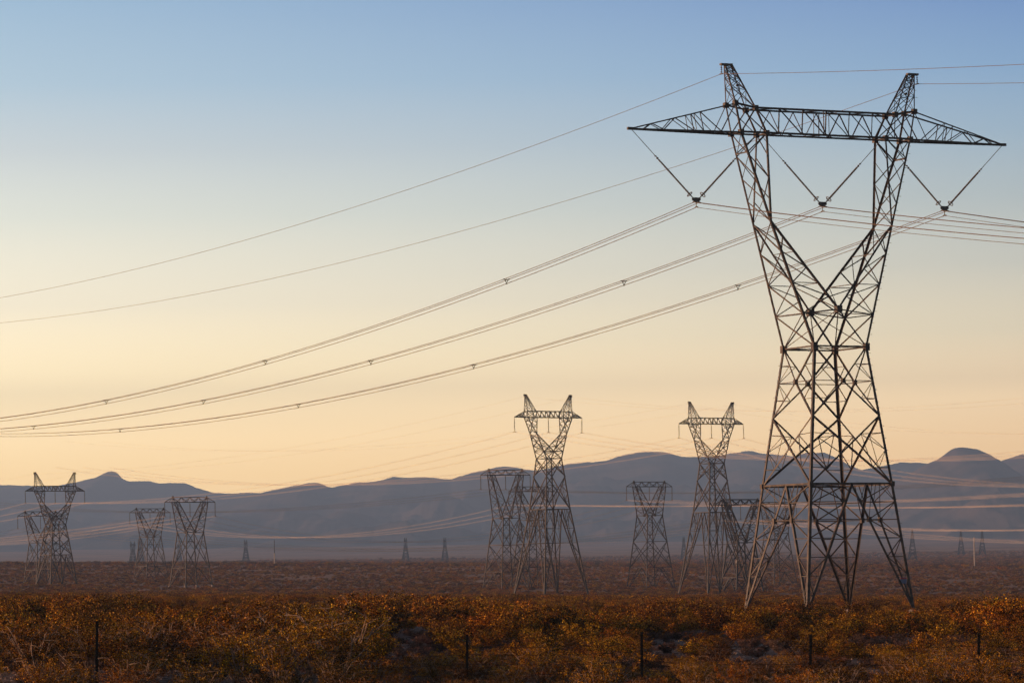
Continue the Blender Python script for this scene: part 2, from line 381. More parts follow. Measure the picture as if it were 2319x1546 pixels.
    for su in (-1, 1):
        b = MB(); E = {s: V3(su*d['ue'], s*d['ve'], ze) for s in (1, -1)}
        O = {s: rw[(su, s)] for s in (1, -1)}; BO = {s: V3(su*d['uo'], s*vb, zb) for s in (1, -1)}; BI = {s: V3(su*d['ui'], s*vb, zb) for s in (1, -1)}
        lv = [(z-zw)/(ze-zw) for z in d['zarm']]
        oc = lambda s, t: L3(O[s], E[s], t)
        tc_ = (zc-zw)/(ze-zw)
        ic = lambda s, t: L3(cn[s], E[s], max(0, (t-tc_)/(1-tc_)))
        for s in (1, -1):
            K.mem(b, O[s], E[s], wl*.85); K.mem(b, cn[s], E[s], wl*.75); K.mem(b, E[s], BO[s], wl*.75); K.mem(b, E[s], BI[s], wl*.7)
        T = [0]+lv+[1]
        for i in range(len(T)-1):
            t0, t1 = T[i], T[i+1]
            K.mem(b, oc(1, t0), oc(-1, t1), wd*.75); K.mem(b, oc(-1, t0), oc(1, t1), wd*.75)
            if i == 1: K.mem(b, oc(1, t0), oc(-1, t0), wr*1.3)
            if t1 > tc_+.02:
                K.mem(b, ic(1, t0), ic(-1, t1), wr*1.1)
                if t1 < .9: K.mem(b, ic(1, t1), ic(-1, t1), wr)
                for s in (1, -1):
                    tm = (max(t0, tc_)+t1)/2
                    K.mem(b, oc(s, t0), ic(s, tm), wd*.7); K.mem(b, ic(s, tm), oc(s, t1), wd*.65)
                    if i == 2: K.mem(b, oc(s, t0), ic(s, t0), wr*1.1)
            for s in (1, -1):
                if abs(t1-tc_) < .08: K.mem(b, oc(s, t1), cn[s], wd*.8); K.mem(b, oc(s, t1), cn[-s], wr)
        # upper arm: elbow to beam
        n2 = d.get('nup', 4)
        for i in range(n2):
            t0, t1 = i/n2, (i+1)/n2
            for s in (1, -1):
                o0, o1, i0, i1 = L3(E[s], BO[s], t0), L3(E[s], BO[s], t1), L3(E[s], BI[s], t0), L3(E[s], BI[s], t1)
                if i % 2: K.mem(b, o0, i1, wr*1.2)
                else: K.mem(b, i0, o1, wr*1.2)
            for X in (BO, BI):
                a0, a1, c0, c1 = L3(E[1], X[1], t0), L3(E[1], X[1], t1), L3(E[-1], X[-1], t0), L3(E[-1], X[-1], t1)
                K.mem(b, a0, c1, wr*1.1)
                if X is BO: K.mem(b, c0, a1, wr)
        hang = L3(E[1], BO[1], .78); hang2 = L3(E[-1], BO[-1], .78)
        for s, h in ((1, hang), (-1, hang2)): K.mem(b, BI[s], h, wd*.7)
        K.mem(b, hang, hang2, wd)
        b.build('arm', m, root)
        # peak above the beam
        b = MB(); TO = {s: V3(su*d['to'], s*vt, d['zto']) for s in (1, -1)}; TI = {s: V3(su*d['ti'], s*vt, d['zti']) for s in (1, -1)}
        PO = {s: V3(su*d['po'], s*.12, d['zp']) for s in (1, -1)}; PI_ = {s: V3(su*d['pi'], s*.12, d['zp']) for s in (1, -1)}
        for s in (1, -1): K.mem(b, TO[s], PO[s], wl*.45); K.mem(b, TI[s], PI_[s], wl*.45)
        n3 = 4; tt = [0, .42, .68, .86, 1]
        for i in range(n3):
            t0, t1 = tt[i], tt[i+1]
            for s in (1, -1):
                o0, o1, i0, i1 = L3(TO[s], PO[s], t0), L3(TO[s], PO[s], t1), L3(TI[s], PI_[s], t0), L3(TI[s], PI_[s], t1)
                K.mem(b, o0, i1, wr*.9); K.mem(b, i0, o1, wr*.9); K.mem(b, o1, i1, wr*.8)
            for (A, B_) in ((TO, PO), (TI, PI_)):
                a0, a1, c0, c1 = L3(A[1], B_[1], t0), L3(A[1], B_[1], t1), L3(A[-1], B_[-1], t0), L3(A[-1], B_[-1], t1)
                K.mem(b, a0, c1, wr*.8); K.mem(b, c0, a1, wr*.8)
        pk = b.build('peak', m, root)
        cpb = MB(); cw = d['cap']
        uo_ = d['po']+cw
        cpb.box(V3(su*(uo_+d['pi'])/2, 0, d['zp']+.06), abs(uo_-d['pi'])+.05, .34, .16 if fine else .3)
        cpb.build('cap_plate', mg, pk)
        hb = MB(); hx = su*(uo_-.05)
        hb.tube([V3(hx, 0, d['zp']), V3(hx, 0, d['zp']-.25), V3(hx+.04, 0, d['zp']-.45), V3(hx, 0, d['zp']-d['clampdrop'])], .035 if fine else .05, 6)
        if fine:
            for zz in (.2, .38, .55): hb.tube([V3(hx, 0, d['zp']-zz-.04), V3(hx, 0, d['zp']-zz+.02)], .07, 8)
        hb.tube([V3(hx, -.25, d['zp']-d['clampdrop']), V3(hx, .25, d['zp']-d['clampdrop'])], .05, 6)
        hb.build('wire_clamp', mg, pk)
    # --- beam between and over the arms
    b = MB(); ti, to, zti, zto = d['ti'], d['to'], d['zti'], d['zto']
    for s in (1, -1):
        K.mem(b, V3(-ti, s*vt, zti), V3(ti, s*vt, zti), wl*.72); K.mem(b, V3(-d['uo'], s*vb, zb), V3(d['uo'], s*vb, zb), wl*.72)
        n = d['nbeam']; off = (s+1)*.22
        xs0 = np.linspace(-ti, ti, n+1)
        for i in range(n):
            xa, xb = xs0[i], xs0[i+1]; xm = (xa+xb)/2+off*(xb-xa)
            K.mem(b, V3(xa, s*vt, zti), V3(xm, s*vb, zb), wr*1.35); K.mem(b, V3(xm, s*vb, zb), V3(xb, s*vt, zti), wr*1.35)
        for su in (-1, 1):
            K.mem(b, V3(su*to, s*vt, zto), V3(su*ti, s*vt, zti), wl*.7)
            K.mem(b, V3(su*to, s*vt, zto), V3(su*d['uo'], s*vb, zb), wl*.6); K.mem(b, V3(su*ti, s*vt, zti), V3(su*d['ui'], s*vb, zb), wl*.6)
            K.mem(b, V3(su*ti, s*vt, zti), V3(su*d['uo'], s*vb, zb), wd*.8); K.mem(b, V3(su*to, s*vt, zto), V3(su*d['ui'], s*vb, zb), wd*.6)
    n = d['nbeam']
    for (uu, vv, z) in ((ti, vt, zti), (d['ui'], vb, zb)):
        q = np.linspace(-uu, uu, n+1)
        for i in range(n):
            s = 1 if i % 2 else -1
            K.mem(b, V3(q[i], s*vv, z), V3(q[i+1], -s*vv, z), wr)
    for x in (-.25, .25):
        for s in (1, -1): K.mem(b, V3(x, s*vb, zb), V3(x, s*vt, zti), wr)
    for su in (-1, 1):
        for (u_, v_, z_) in ((ti, vt, zti), (to, vt, zto), (d['ui'], vb, zb), (d['uo'], vb, zb)):
            K.mem(b, V3(su*u_, v_, z_), V3(su*u_, -v_, z_), wd*.7)
            if fine:
                for s in (1, -1): gus(b, V3(su*u_, s*v_, z_), .38, .42)
    b.build('crossbeam', m, root)
    for su in (-1, 1):      # cantilevers, tapering to the tips
        b = MB(); tp = V3(su*d['tip'], 0, d['ztip'])
        for s in (1, -1):
            o_ = V3(su*d['uo'], s*vb, zb); t_ = V3(su*to, s*vt, zto)
            K.mem(b, o_, tp, wl*.72); K.mem(b, t_, tp, wl*.5)
            fr = [0, .18, .34, .43, .58, .7, .8, .88]
            for i in range(len(fr)-1):
                lo0, lo1, up0, up1 = L3(o_, tp, fr[i]), L3(o_, tp, fr[i+1]), L3(t_, tp, fr[i]), L3(t_, tp, fr[i+1])
                if i in (2,): K.mem(b, lo0, up0, wr); K.mem(b, lo0, up1, wr); K.mem(b, lo1, up1, wr)
                elif i % 2: K.mem(b, lo0, up1, wr*1.1)
                else: K.mem(b, up0, lo1, wr*1.2)
            for i in range(len(fr)-1):
                K.mem(b, L3(o_, tp, fr[i]), L3(V3(su*d['uo'], -s*vb, zb), tp, fr[i+1]), wr)
        if fine: b.box(tp, .5, .2, .22)
        b.build('cantilever', m, root)
    # --- insulators
    pend = []
    if vins:
        zi, uv = d['zv'], d['uv']
        hx = L3(V3(-d['ue'], 0, ze), V3(-d['uo'], 0, zb), .78)
        sets = [(-uv, V3(-d['tip']+.15, 0, d['ztip']-.1), V3(hx.x-.1, 0, hx.z)), (0, V3(-d['ui']+.1, 0, zb-.25), V3(d['ui']-.1, 0, zb-.25)), (uv, V3(-hx.x+.1, 0, hx.z), V3(d['tip']-.15, 0, d['ztip']-.1))]
        for (u, a, c) in sets:
            bot = V3(u, 0, zi)
            for e, sd in ((a, -1), (c, 1)):
                end = bot+Vector((sd*.33, 0, .22)); dd = (e-end); ln = dd.length; dd = dd/ln; L0 = 4.35
                top = end+dd*L0
                rd = MB(); rd.tube([end+dd*.25, top], .045, 8); k = 0
                q = .4
                while q < L0-.1:
                    p = end+dd*q; rd.tube([p-dd*.018, p+dd*.018], [.088, .068], 10); q += .085
                ins = rd.build('insulator', M['polymer'], root)
                lk = MB(); lk.tube([top, e], .028, 6); lk.box(top+dd*.08, .13, .1, .16); lk.box(top+dd*.32, .16, .08, .1); lk.build('hanger_link', mg, ins)
                cr = MB(); cr.ringt(end+dd*.38, dd, .24, .035, 18, 6); cr.tube([end+dd*.38+dd.orthogonal().normalized()*.19, end+dd*.3], .02, 5); cr.tube([end, end+dd*.26], .05, 6); cr.build('corona_ring', mg, ins)
            yk = MB(); t = .03
            n0 = len(yk.v)
            prof = [(-.42, .12), (-.30, .24), (.30, .24), (.42, .12), (.36, -.02), (.20, -.08), (.05, -.16), (-.05, -.16), (-.20, -.08), (-.36, -.02)]
            for yv in (t, -t):
                for (x, z) in prof: yk.v.append(bot+Vector((x, yv, z)))
            kq = len(prof); yk.f.append(tuple(range(kq))); yk.f.append(tuple(reversed(range(kq, 2*kq))))
            for i in range(kq): yk.f.append((i, (i+1) % kq, kq+(i+1) % kq, kq+i)[::-1])
            yk.tube([bot+Vector((0, 0, -.1)), bot+Vector((0, 0, -.5))], .035, 6)
            for (x, z) in ((-.24, -.14), (.24, -.14), (0, -.52)):
                yk.tube([bot+Vector((x, -.28, z-.04)), bot+Vector((x, 0, z+.02)), bot+Vector((x, .28, z-.04))], [.03, .055, .03], 8)
                if z > -.3: yk.tube([bot+Vector((x, 0, z)), bot+Vector((x, 0, z+.16))], .03, 6)
            yk.build('yoke_plate', mg, root)
            pend.append(V3(u, 0, zi))
    else:
        for u, z in ((-d['tip'], d['ztip']), (0, zb), (d['tip'], d['ztip'])):
            rd = MB(); rd.tube([V3(u, 0, z), V3(u, 0, z-d['ins'])], .05, 6)
            q = .35
            while q < d['ins']-.15:
                rd.tube([V3(u, 0, z-q-.06), V3(u, 0, z-q)], [.17, .09], 8, True); q += .17
            rd.tube([V3(u-.0, .5, z-d['ins']-.04), V3(u, 0, z-d['ins']+.04), V3(u, -.5, z-d['ins']-.04)], .06, 5)
            rd.build('insulator_string', M['porcelain'], root)
            pend.append(V3(u, 0, z-d['ins']))
    root['_'] = 0; del root['_']
    info = dict(root=root, phases=pend, peaks=[V3(su*(d['po']+d['cap']-.05), 0, d['zp']-d['clampdrop']) for su in (-1, 1)])
    return info

def flat_tower(name, d, W, m, loc, rz):
    wl, wd, wr = W; root = empty(name, loc, rz); K = TowerKit(False, m)
    corners = [(-1, -1), (-1, 1), (1, 1), (1, -1)]; faces = [(corners[i], corners[(i+1) % 4]) for i in range(4)]
    H = d['H']; zw = H-d.get('V', 9.2); sw = 2.5; sf = sw+zw*.112
    at = lambda c, z: V3(c[0]*(sf+(sw-sf)*z/zw), c[1]*(sf+(sw-sf)*z/zw), z)
    zk = min(6.5, zw*.34); nX = max(1, round((zw-zk)/7.0)); zs = [zk+(zw-zk)*i/nX for i in range(nX+1)]
    for c in corners:
        b = MB(); b.bar(at(c, -.4), at(c, zk), wl)
        for k in corners:
            if k != c and (k[0] == c[0] or k[1] == c[1]):
                mid = (at(c, zk)+at(k, zk))*.5; q = L3(at(c, 0), mid, .5)
                b.bar(at(c, 0), mid, wd); b.bar(at(c, zk*.5), q, wr); b.bar(at(c, zk*.5), L3(at(c, 0), mid, .97), wr)
        lg = b.build('leg', m, root)
        fb_ = MB(); fb_.box(at(c, -.35), .6, .6, 1.1); fb_.build('footing', M['concrete'], lg)
    b = MB()
    for c in corners: b.bar(at(c, zk), at(c, zw), wl)
    for a, c in faces:
        for i, z in enumerate(zs):
            b.bar(at(a, z), at(c, z), wd)
            if i < nX:
                z2 = zs[i+1]; zh = (z+z2)/2
                b.bar(at(a, z), at(c, z2), wd); b.bar(at(c, z), at(a, z2), wd)
                for x, o in ((a, c), (c, a)):
                    q1 = L3(at(x, z), at(o, z2), .25); q3 = L3(at(o, z), at(x, z2), .75)
                    b.bar(at(x, zh), q1, wr); b.bar(at(x, zh), q3, wr); b.bar(at(x, z+(z2-z)*.25), q1, wr); b.bar(at(x, z+(z2-z)*.75), q3, wr)
    b.bar(at(corners[0], zk), at(corners[2], zk), wr); b.bar(at(corners[1], zk), at(corners[3], zk), wr)
    for c in corners: b.box(at(c, zw), .34, .34, .4)
    b.build('tower_body', m, root)
    zb, zt = H-1.3, H; vb = .65
    cn = {s: V3(0, s*sw, zw) for s in (1, -1)}
    for su in (-1, 1):
        b = MB()
        for s in (1, -1):
            O0, O1, I1 = at((su, s), zw), V3(su*5.1, s*vb, zb), V3(su*3.7, s*vb, zb)
            b.bar(O0, O1, wl*.85); b.bar(cn[s], I1, wl*.85)
            n = 5
            for i in range(n):
                t0, t1 = i/n, (i+1)/n
                b.bar(L3(O0, O1, t0), L3(cn[s], I1, t1), wr) if i % 2 else b.bar(L3(cn[s], I1, t0), L3(O0, O1, t1), wr)
                if i: b.bar(L3(O0, O1, t0), L3(cn[s], I1, t0), wr)
        for (e0, e1) in (((at((su, 1), zw), V3(su*5.1, vb, zb)), (at((su, -1), zw), V3(su*5.1, -vb, zb))), ((cn[1], V3(su*3.7, vb, zb)), (cn[-1], V3(su*3.7, -vb, zb)))):
            for i in range(5):
                b.bar(L3(*e0, i/5), L3(*e1, (i+1)/5), wr); b.bar(L3(*e1, i/5), L3(*e0, (i+1)/5), wr)
        b.build('arm', m, root)
    b = MB(); b.bar(cn[1], cn[-1], wd); b.box(cn[1], .5, .5, .5); b.box(cn[-1], .5, .5, .5); b.build('waist_frame', m, root)
    b = MB()
    for s in (1, -1):
        q = np.linspace(-5.1, 5.1, 5)
        b.bar(V3(-5.1, s*vb, zb), V3(5.1, s*vb, zb), wl*.8)
        b.bar(V3(-5.1, 0, zt), V3(5.1, 0, zt), wl*.8) if s > 0 else None
        for i in range(4):
            xm = (q[i]+q[i+1])/2; b.bar(V3(q[i], 0, zt), V3(xm, s*vb, zb), wd*.8); b.bar(V3(xm, s*vb, zb), V3(q[i+1], 0, zt), wd*.8)
        for su in (-1, 1):
            tp = V3(su*7.6, 0, zb); b.bar(V3(su*5.1, s*vb, zb), tp, wl*.7); b.bar(V3(su*5.1, 0, zt+.05), tp, wl*.6)
            b.bar(V3(su*5.1, s*vb, zb), V3(su*5.1, 0, zt), wd); b.bar(V3(su*6.35, 0, zb), V3(su*5.1, 0, zt), wr)
        for i in range(8):
            x0, x1 = -5.1+i*1.275, -3.825+i*1.275
            b.bar(V3(x0, vb, zb), V3(x1, -vb, zb), wr)
    for su in (-1, 1): b.box(V3(su*5.1, 0, zt+.15), .3, .3, .4)
    b.build('crossbeam', m, root)
    pend = []
    for u in (-7.6, 0, 7.6):
        rd = MB(); rd.tube([V3(u, 0, zb), V3(u, 0, zb-3.7)], .06, 6); q = .3
        while q < 3.6:
            rd.tube([V3(u, 0, zb-q-.06), V3(u, 0, zb-q)], [.17, .10], 8); q += .18
        rd.tube([V3(u, .5, zb-3.75), V3(u, 0, zb-3.65), V3(u, -.5, zb-3.75)], .06, 5)
        rd.build('insulator_string', M['porcelain'], root); pend.append(V3(u, 0, zb-3.7))
    return dict(root=root, phases=pend, peaks=[V3(-5.1, 0, zt+.3), V3(5.1, 0, zt+.3)])

def world_pts(info, key):
    o = info['root']; c, s = math.cos(o.rotation_euler.z), math.sin(o.rotation_euler.z); k = o.scale[0]
    return [Vector((o.location.x+k*(p.x*c-p.y*s), o.location.y+k*(p.x*s+p.y*c), o.location.z+k*p.z)) for p in info[key]]

# the big tower
TH = .4578; D0 = F/27.5; ZF = 3.2207; AZ = CAMZ-ZF
dA = dict(sf=5.062, sr=3.869, sm=3.19, sn=2.83, sw=2.478, zr=10.353, zm=15.934, zn=18.804, zw=21.618, vc=2.2437, zc=24.696, ue=5.78, ve=1.4444, ze=31.769,
          uo=8.077, ui=5.69, vb=.8194, zb=39.024, to=8.544, ti=6.675, vt=.7827, zto=41.341, zti=41.027, tip=17.837, ztip=39.013, po=9.03, pi=8.40, zp=44.489,
          zv=33.419, uv=11.875, zlev=[1.35, 2.9, 4.4, 5.95, 7.45, 8.9], zarm=[24.3, 26.8, 29.35], nbeam=6, cap=.38, clampdrop=.72, nup=4)
tA = horned_tower('transmission_tower', dA, True, (.215, .125, .06), M['steel'], M['gusset'], True, (26.049, D0, AZ), TH)
tag(tA['root'], 'huge dark lattice pylon with V-shaped insulators, tallest in the picture, standing in brown scrub', 'pylon')
# climbing pegs on the right hand columns and the number sign on one leg
pegm = []
for e in (Vector((1, 0, 0)), Vector((0, -1, 0)), Vector((-1, 0, 0)), Vector((0, 1, 0))):
    mb = MB(); mb.bar(e*.06, e*.30, .028); o = mb.build('climbing_peg', M['steel']); pegm.append(o.data); bpy.data.objects.remove(o)
def pegs(a, b, step=.5, ms=(0, 1)):
    n = int((b-a).length/step)
    for i in range(2, n):
        o = bpy.data.objects.new('climbing_peg', pegm[ms[i % 2]]); o.location = L3(a, b, i/n); o.parent = tA['root']; COL.objects.link(o)
lo = V3(5.062, 5.062, 0)+(V3(3.869, 3.869, 10.353)-V3(5.062, 5.062, 0))*.3
pegs(lo, V3(2.478, 2.478, 21.6)); pegs(V3(2.478, 2.478, 21.7), V3(5.78, 1.444, 31.7)); pegs(V3(5.78, 1.444, 31.8), V3(8.077, .82, 39), .6); pegs(V3(8.544, .78, 41.4), V3(9.03, .12, 44.3), .6)
pegs(V3(-4.5, -4.5, 4.5), V3(-2.478, -2.478, 21.6), 1.3, (2, 3))
sg = MB(); sgp = L3(V3(5.062, 5.062, 0), V3(3.869, 0, 10.353), .235)+Vector((.0, -.22, 0)); sg.box(sgp, .85, .03, .52); sgo = sg.build('number_sign', M['sign'], tA['root'])
st = MB(); st.box(sgp+Vector((0, -.025, .17)), .83, .012, .14); st.build('red_band', M['sign_red'], sgo)
# small fittings up on the peaks
for su in (-1, 1):
    fb = MB(); fb.box(V3(su*8.05, .3, 42.85), .22, .16, .16); fb.build('tower_fitting', M['plate'], tA['root'])

# towers of the lines behind
LBA = dict(sf=6.1, sr=3.3, sm=2.6, sn=2.32, sw=2.05, zr=19.8, zm=27.3, zn=29.4, zw=31.3, vc=1.9, zc=33.0, ue=4.15, ve=1.3, ze=36.9, uo=6.15, ui=3.6, vb=.75, zb=40.6,
           to=6.15, ti=3.8, vt=.7, zto=42.0, zti=42.0, tip=9.33, ztip=40.6, po=6.3, pi=5.9, zp=45.6, zv=0, uv=0, zlev=[2.2, 4.6, 7, 9.6, 12.2, 15.5], zarm=[32.9, 34.2, 35.6], nbeam=6, cap=.3, clampdrop=.3, nup=3, ins=3.35)
WB = (.22, .14, .075)
def place(px, base_py, D): 
    p = P(px, base_py, D); return p
GH = 'horned lattice pylons on the plain'
GF = 'flat-topped lattice pylons on the plain'
def horned(px, py, D, th, label, dims=LBA, W=WB, m=None, group=GH):
    i = horned_tower('transmission_tower', dims, False, W, m or M['steel_far'], m or M['steel_far'], False, place(px, py, D), th)
    tag(i['root'], label, 'pylon', group); return i
def flat(px, py, D, th, H, label, m=None, W=(.22, .14, .078), group=GF, V=9.2):
    i = flat_tower('transmission_tower', dict(H=H, V=V), W, m or M['steel_far'], place(px, py, D), th)
    tag(i['root'], label, 'pylon', group); return i
tB = horned(1248, 1351, 852, R(34.5), 'tall horned pylon with three hanging insulators, above the cluster in the middle of the plain')
tC = horned(1617, 1350, 886, R(32.5), 'tall horned pylon standing just left of the huge pylon')
sh = 14.4; dS = dict(LBA)
for k in ('zm', 'zn', 'zw', 'zc', 'ze', 'zb', 'zto', 'zti', 'ztip', 'zp'): dS[k] = LBA[k]-sh
dS['zr'] = 8.6; dS['sr'] = 3.15; dS['sf'] = 4.2; dS['zlev'] = [1.6, 3.2, 4.8, 6.6]; dS['zm'] = 12.9; dS['sm'] = 2.72; dS['zn'] = 15.0; dS['sn'] = 2.35; dS['zarm'] = [z-sh for z in LBA['zarm']]
tD = horned(128, 1326, 1040, R(36), 'shorter horned pylon at the far left of the picture, in front of the mountains', dS)
t1 = flat(1149, 1351, 970, R(33), 32.7, 'flat-topped pylon, nearest and largest of its kind, left of the tall horned pylon', V=12.4)
t2 = flat(1208, 1337, 1035, R(33), 28.6, 'flat-topped pylon tangled behind the tall horned pylon in the middle')
t3 = flat(1474, 1338, 1030, R(33), 29.9, 'flat-topped pylon standing alone between the two tall horned pylons')
t4 = flat(1680, 1347, 945, R(28), 24.0, 'dark stocky flat-topped pylon half hidden behind the left leg of the huge pylon', M['steel_dark'], (.34, .22, .12), V=10.8)
t5 = flat(1760, 1340, 1110, R(33), 26.5, 'pale flat-topped pylon seen through the left leg of the huge pylon')
t6 = flat(433, 1326, 985, R(35), 23.2, 'flat-topped pylon with pale legs, rightmost of the group on the left')
t7 = flat(342, 1316, 1225, R(36), 23.7, 'smaller flat-topped pylon just left of the rightmost one in the left group')
t8 = flat(94, 1322, 1110, R(36), 21.4, 'flat-topped pylon overlapping the short horned pylon at the far left')
# far end-on towers, faint in the haze
GE = 'faint far towers in the haze'
far = [(557, 1271, 3600, 57, R(80), 'faint far tower left of the thin two-tone pole'), (919, 1272, 3600, 59, R(80), 'faint far tower, left one of the pair in the middle of the plain'),
       (1008, 1272, 3600, 59, R(80), 'faint far tower, right one of the pair in the middle of the plain'), (301, 1268, 3300, 58, R(72), 'faint far tower just left of the smaller flat-topped pylon'),
       (318, 1262, 3700, 62, R(76), 'faint far tower hidden behind the smaller flat-topped pylon'),
       (406, 1262, 3800, 48, R(80), 'faint far tower behind the left leg of the rightmost left-hand pylon'),
       (1549, 1268, 3500, 58, R(80), 'faint far tower left of the leg of the second horned pylon'), (2067, 1273, 2900, 77, R(82), 'tall narrow faint tower just right of the huge pylon'),
       (2177, 1268, 3700, 61, R(78), 'faint far tower left of the pale thin pole at the right'), (2225, 1268, 3700, 61, R(78), 'faint far tower right of the pale thin pole at the right')]
dF = dict(dS); dF['zlev'] = [3, 6]
proto = None; farinfo = []
for (px, py, D, hpx, th, lab) in far:
    loc = place(px, py, D); loc.z = gz(loc.x, D)-.2
    if proto is None:
        proto = horned_tower('transmission_tower', dF, False, (.42, .30, .2), M['steel_dark'], M['steel_dark'], False, loc, th); r = proto['root']
    else: r = copy_tree(proto['root']); r.location = loc; r.rotation_euler.z = th
    k = (hpx*D/F)/33.2; r.scale = (k, k, k)
    tag(r, lab, 'pylon', GE); farinfo.append(dict(root=r, phases=proto['phases'], peaks=proto['peaks']))

# ------------------------------------------------------------------ wires
def span_pts(a, b, sag, n=28):
    return [L3(a, b, i/n)-Vector((0, 0, 4*sag*(i/n)*(1-i/n))) for i in range(n+1)]
def power_line(name, bundles, m, label, cat='power line', group=None, spac=None):
    """bundles: list of (list of points, radius); more than one conductor makes parts"""
    if len(bundles) == 1:
        mb = MB(); mb.tube(bundles[0][0], bundles[0][1], 5); o = mb.build(name, m); tag(o, label, cat, group); return o
    root = empty(name, bundles[0][0][0]); tag(root, label, cat, group); inv = -root.location
    for pts, r in bundles:
        mb = MB(); mb.tube([p+inv for p in pts], r, 5); mb.build('conductor', m, root)
    if spac:
        for tri in spac:
            q = [p+inv for p in tri]; c = (q[0]+q[1]+q[2])/3
            mb = MB(); ax = (q[1]-q[0]).cross(q[2]-q[0])
            mb.ringt(c, ax, .13, .032, 14, 5)
            for p in q:
                dd = (p-c).normalized(); mb.tube([c+dd*.13, p], [.036, .045], 5); mb.tube([p-ax.normalized()*.09, p+ax.normalized()*.12], .055, 6)
            mb.build('spacer', M['plate'], root)
    return root
away = Vector((-math.sin(TH), math.cos(TH), 0)); side = Vector((math.cos(TH), math.sin(TH), 0))
def s_of(p0, dirv, px, py):
    """distance along a wire's own vertical plane at which it passes picture point, and its height there"""
    dx, dy = px-CX, py-CY; k = (cR*dx+sR*dy)/F
    s = (p0.x-k*p0.y)/(k*dirv.y-dirv.x); D = p0.y+s*dirv.y
    return s, P(px, py, D).z
phA = world_pts(tA, 'phases'); pkA = world_pts(tA, 'peaks')
meas = [[(1152, 630), (602, 815), (242, 907), (0, 946)], [(1412, 633), (840, 816), (461, 908), (77, 964), (0, 970)], [(1665, 648), (1070, 827), (675, 915), (274, 970), (0, 982)]]
ends = [540, 516, 503]
LR = ['lowest and leftmost', 'middle', 'rightmost']
nm = ['left', 'middle', 'right']
for i, p0 in enumerate(phA):
    p0 = p0+Vector((0, 0, -.16))
    S, Z = zip(*[s_of(p0, away, *q) for q in meas[i]])
    S = np.array(S); Z = np.array(Z); A = np.stack([S, S**2], 1); bb, cc = np.linalg.lstsq(A, Z-p0.z, rcond=None)[0]
    f1 = lambda s: p0+away*s+Vector((0, 0, bb*s+cc*s*s))
    offs = [side*-.24, side*.24, Vector((0, 0, -.40))]
    sp = [[f1(s)+o for o in offs] for s in (35, 91.4, 138.8, 198.6, 250, 300)]
    power_line('power_line', [([f1(s)+o for s in np.concatenate([[0], np.linspace(2, 340, 60)])], .027) for o in offs], M['wire'],
               'triple wire bundle sagging left from the %s V-shaped insulator of the huge pylon' % nm[i], 'power line', 'bundled wires of the huge pylon', sp)
    bwd = -away; s2, z2 = s_of(p0, bwd, 2319, ends[i]); b2 = (z2-p0.z-cc*s2*s2)/s2
    f2 = lambda s: p0+bwd*s+Vector((0, 0, b2*s+cc*s*s))
    sp = [[f2(s)+o for o in offs] for s in (78, 130, 190)]
    power_line('power_line', [([f2(s)+o for s in np.concatenate([[0], np.linspace(2, 300, 60)])], .021) for o in offs], M['wire'],
               'triple wire bundle running right from the %s V-shaped insulator of the huge pylon' % nm[i], 'power line', 'bundled wires of the huge pylon', sp)
smeas = [[(1400, 254), (900, 440), (167, 640), (0, 675)], [(1659, 336), (1400, 418.5), (572, 640), (0, 731)]]
send = [146, 188]
for i, p0 in enumerate(pkA):
    S, Z = zip(*[s_of(p0, away, *q) for q in smeas[i]]); S = np.array(S); Z = np.array(Z)
    bb, cc = np.linalg.lstsq(np.stack([S, S**2], 1), Z-p0.z, rcond=None)[0]
    power_line('shield_wire', [([p0+away*s+Vector((0, 0, bb*s+cc*s*s)) for s in np.linspace(0, 340, 60)], .02)], M['wire'],
               'single thin wire running down left from the %s peak of the huge pylon' % nm[i*2], 'shield wire', 'thin single wires of the huge pylon')
    bwd = -away; s2, z2 = s_of(p0, bwd, 2319, send[i]); b2 = (z2-p0.z-cc*s2*s2)/s2
    power_line('shield_wire', [([p0+bwd*s+Vector((0, 0, b2*s+cc*s*s)) for s in np.linspace(0, 300, 60)], .02)], M['wire'],
               'single thin wire running right from the %s peak of the huge pylon' % nm[i*2], 'shield wire', 'thin single wires of the huge pylon')
def span(pA, pB, sag, m, lab, r=.019, double=True, group='wires across the plain', name='power_line'):
    pts = span_pts(pA, pB, sag)
    if double: power_line(name, [([p+Vector((0, 0, .1)) for p in pts], r), ([p-Vector((0, 0, .1)) for p in pts], r)], m, lab, 'power line', group)
    else: power_line(name, [(pts, r)], m, lab, 'shield wire' if name == 'shield_wire' else 'power line', group)
def span_set(ia, ib, sag, m, desc, r=.019, shield=True, double=True, dz=0.0, off=None, ssag=None, rs=.013):
    pa = world_pts(ia, 'phases'); pb = world_pts(ib, 'phases') if ib else [p+off for p in pa]
    for k in range(3): span(pa[k], pb[k]+Vector((0, 0, dz if not ib else 0)), sag, m, ('%s wire strung ' % ['left', 'middle', 'right'][k])+desc, r, double)
    if shield:
        qa = world_pts(ia, 'peaks'); qb = world_pts(ib, 'peaks') if ib else [p+off for p in qa]
        for k in range(2): span(qa[k], qb[k]+Vector((0, 0, dz if not ib else 0)), ssag if ssag is not None else sag*.8, m, ('thin %s top wire ' % ['left', 'right'][k])+desc, rs, False, name='shield_wire')
def off_dir(L_, th, dz=0): return Vector((-math.sin(th)*L_, math.cos(th)*L_, dz))
WBm, WBb, WD = M['wire'], M['wire_bright'], M['wire_dark']
span_set(tB, tD, 4.5, WBb, 'from the tall middle horned pylon to the one at far left')
span_set(tC, None, 8, WBb, 'leftwards from the horned pylon beside the huge pylon', off=off_dir(330, R(33), 4))
span_set(tB, None, 11, WBb, 'rightwards from the tall middle horned pylon', off=off_dir(-300, R(33)))
span_set(tC, None, 15.5, WBb, 'rightwards from the horned pylon beside the huge pylon', off=off_dir(-300, R(33)))
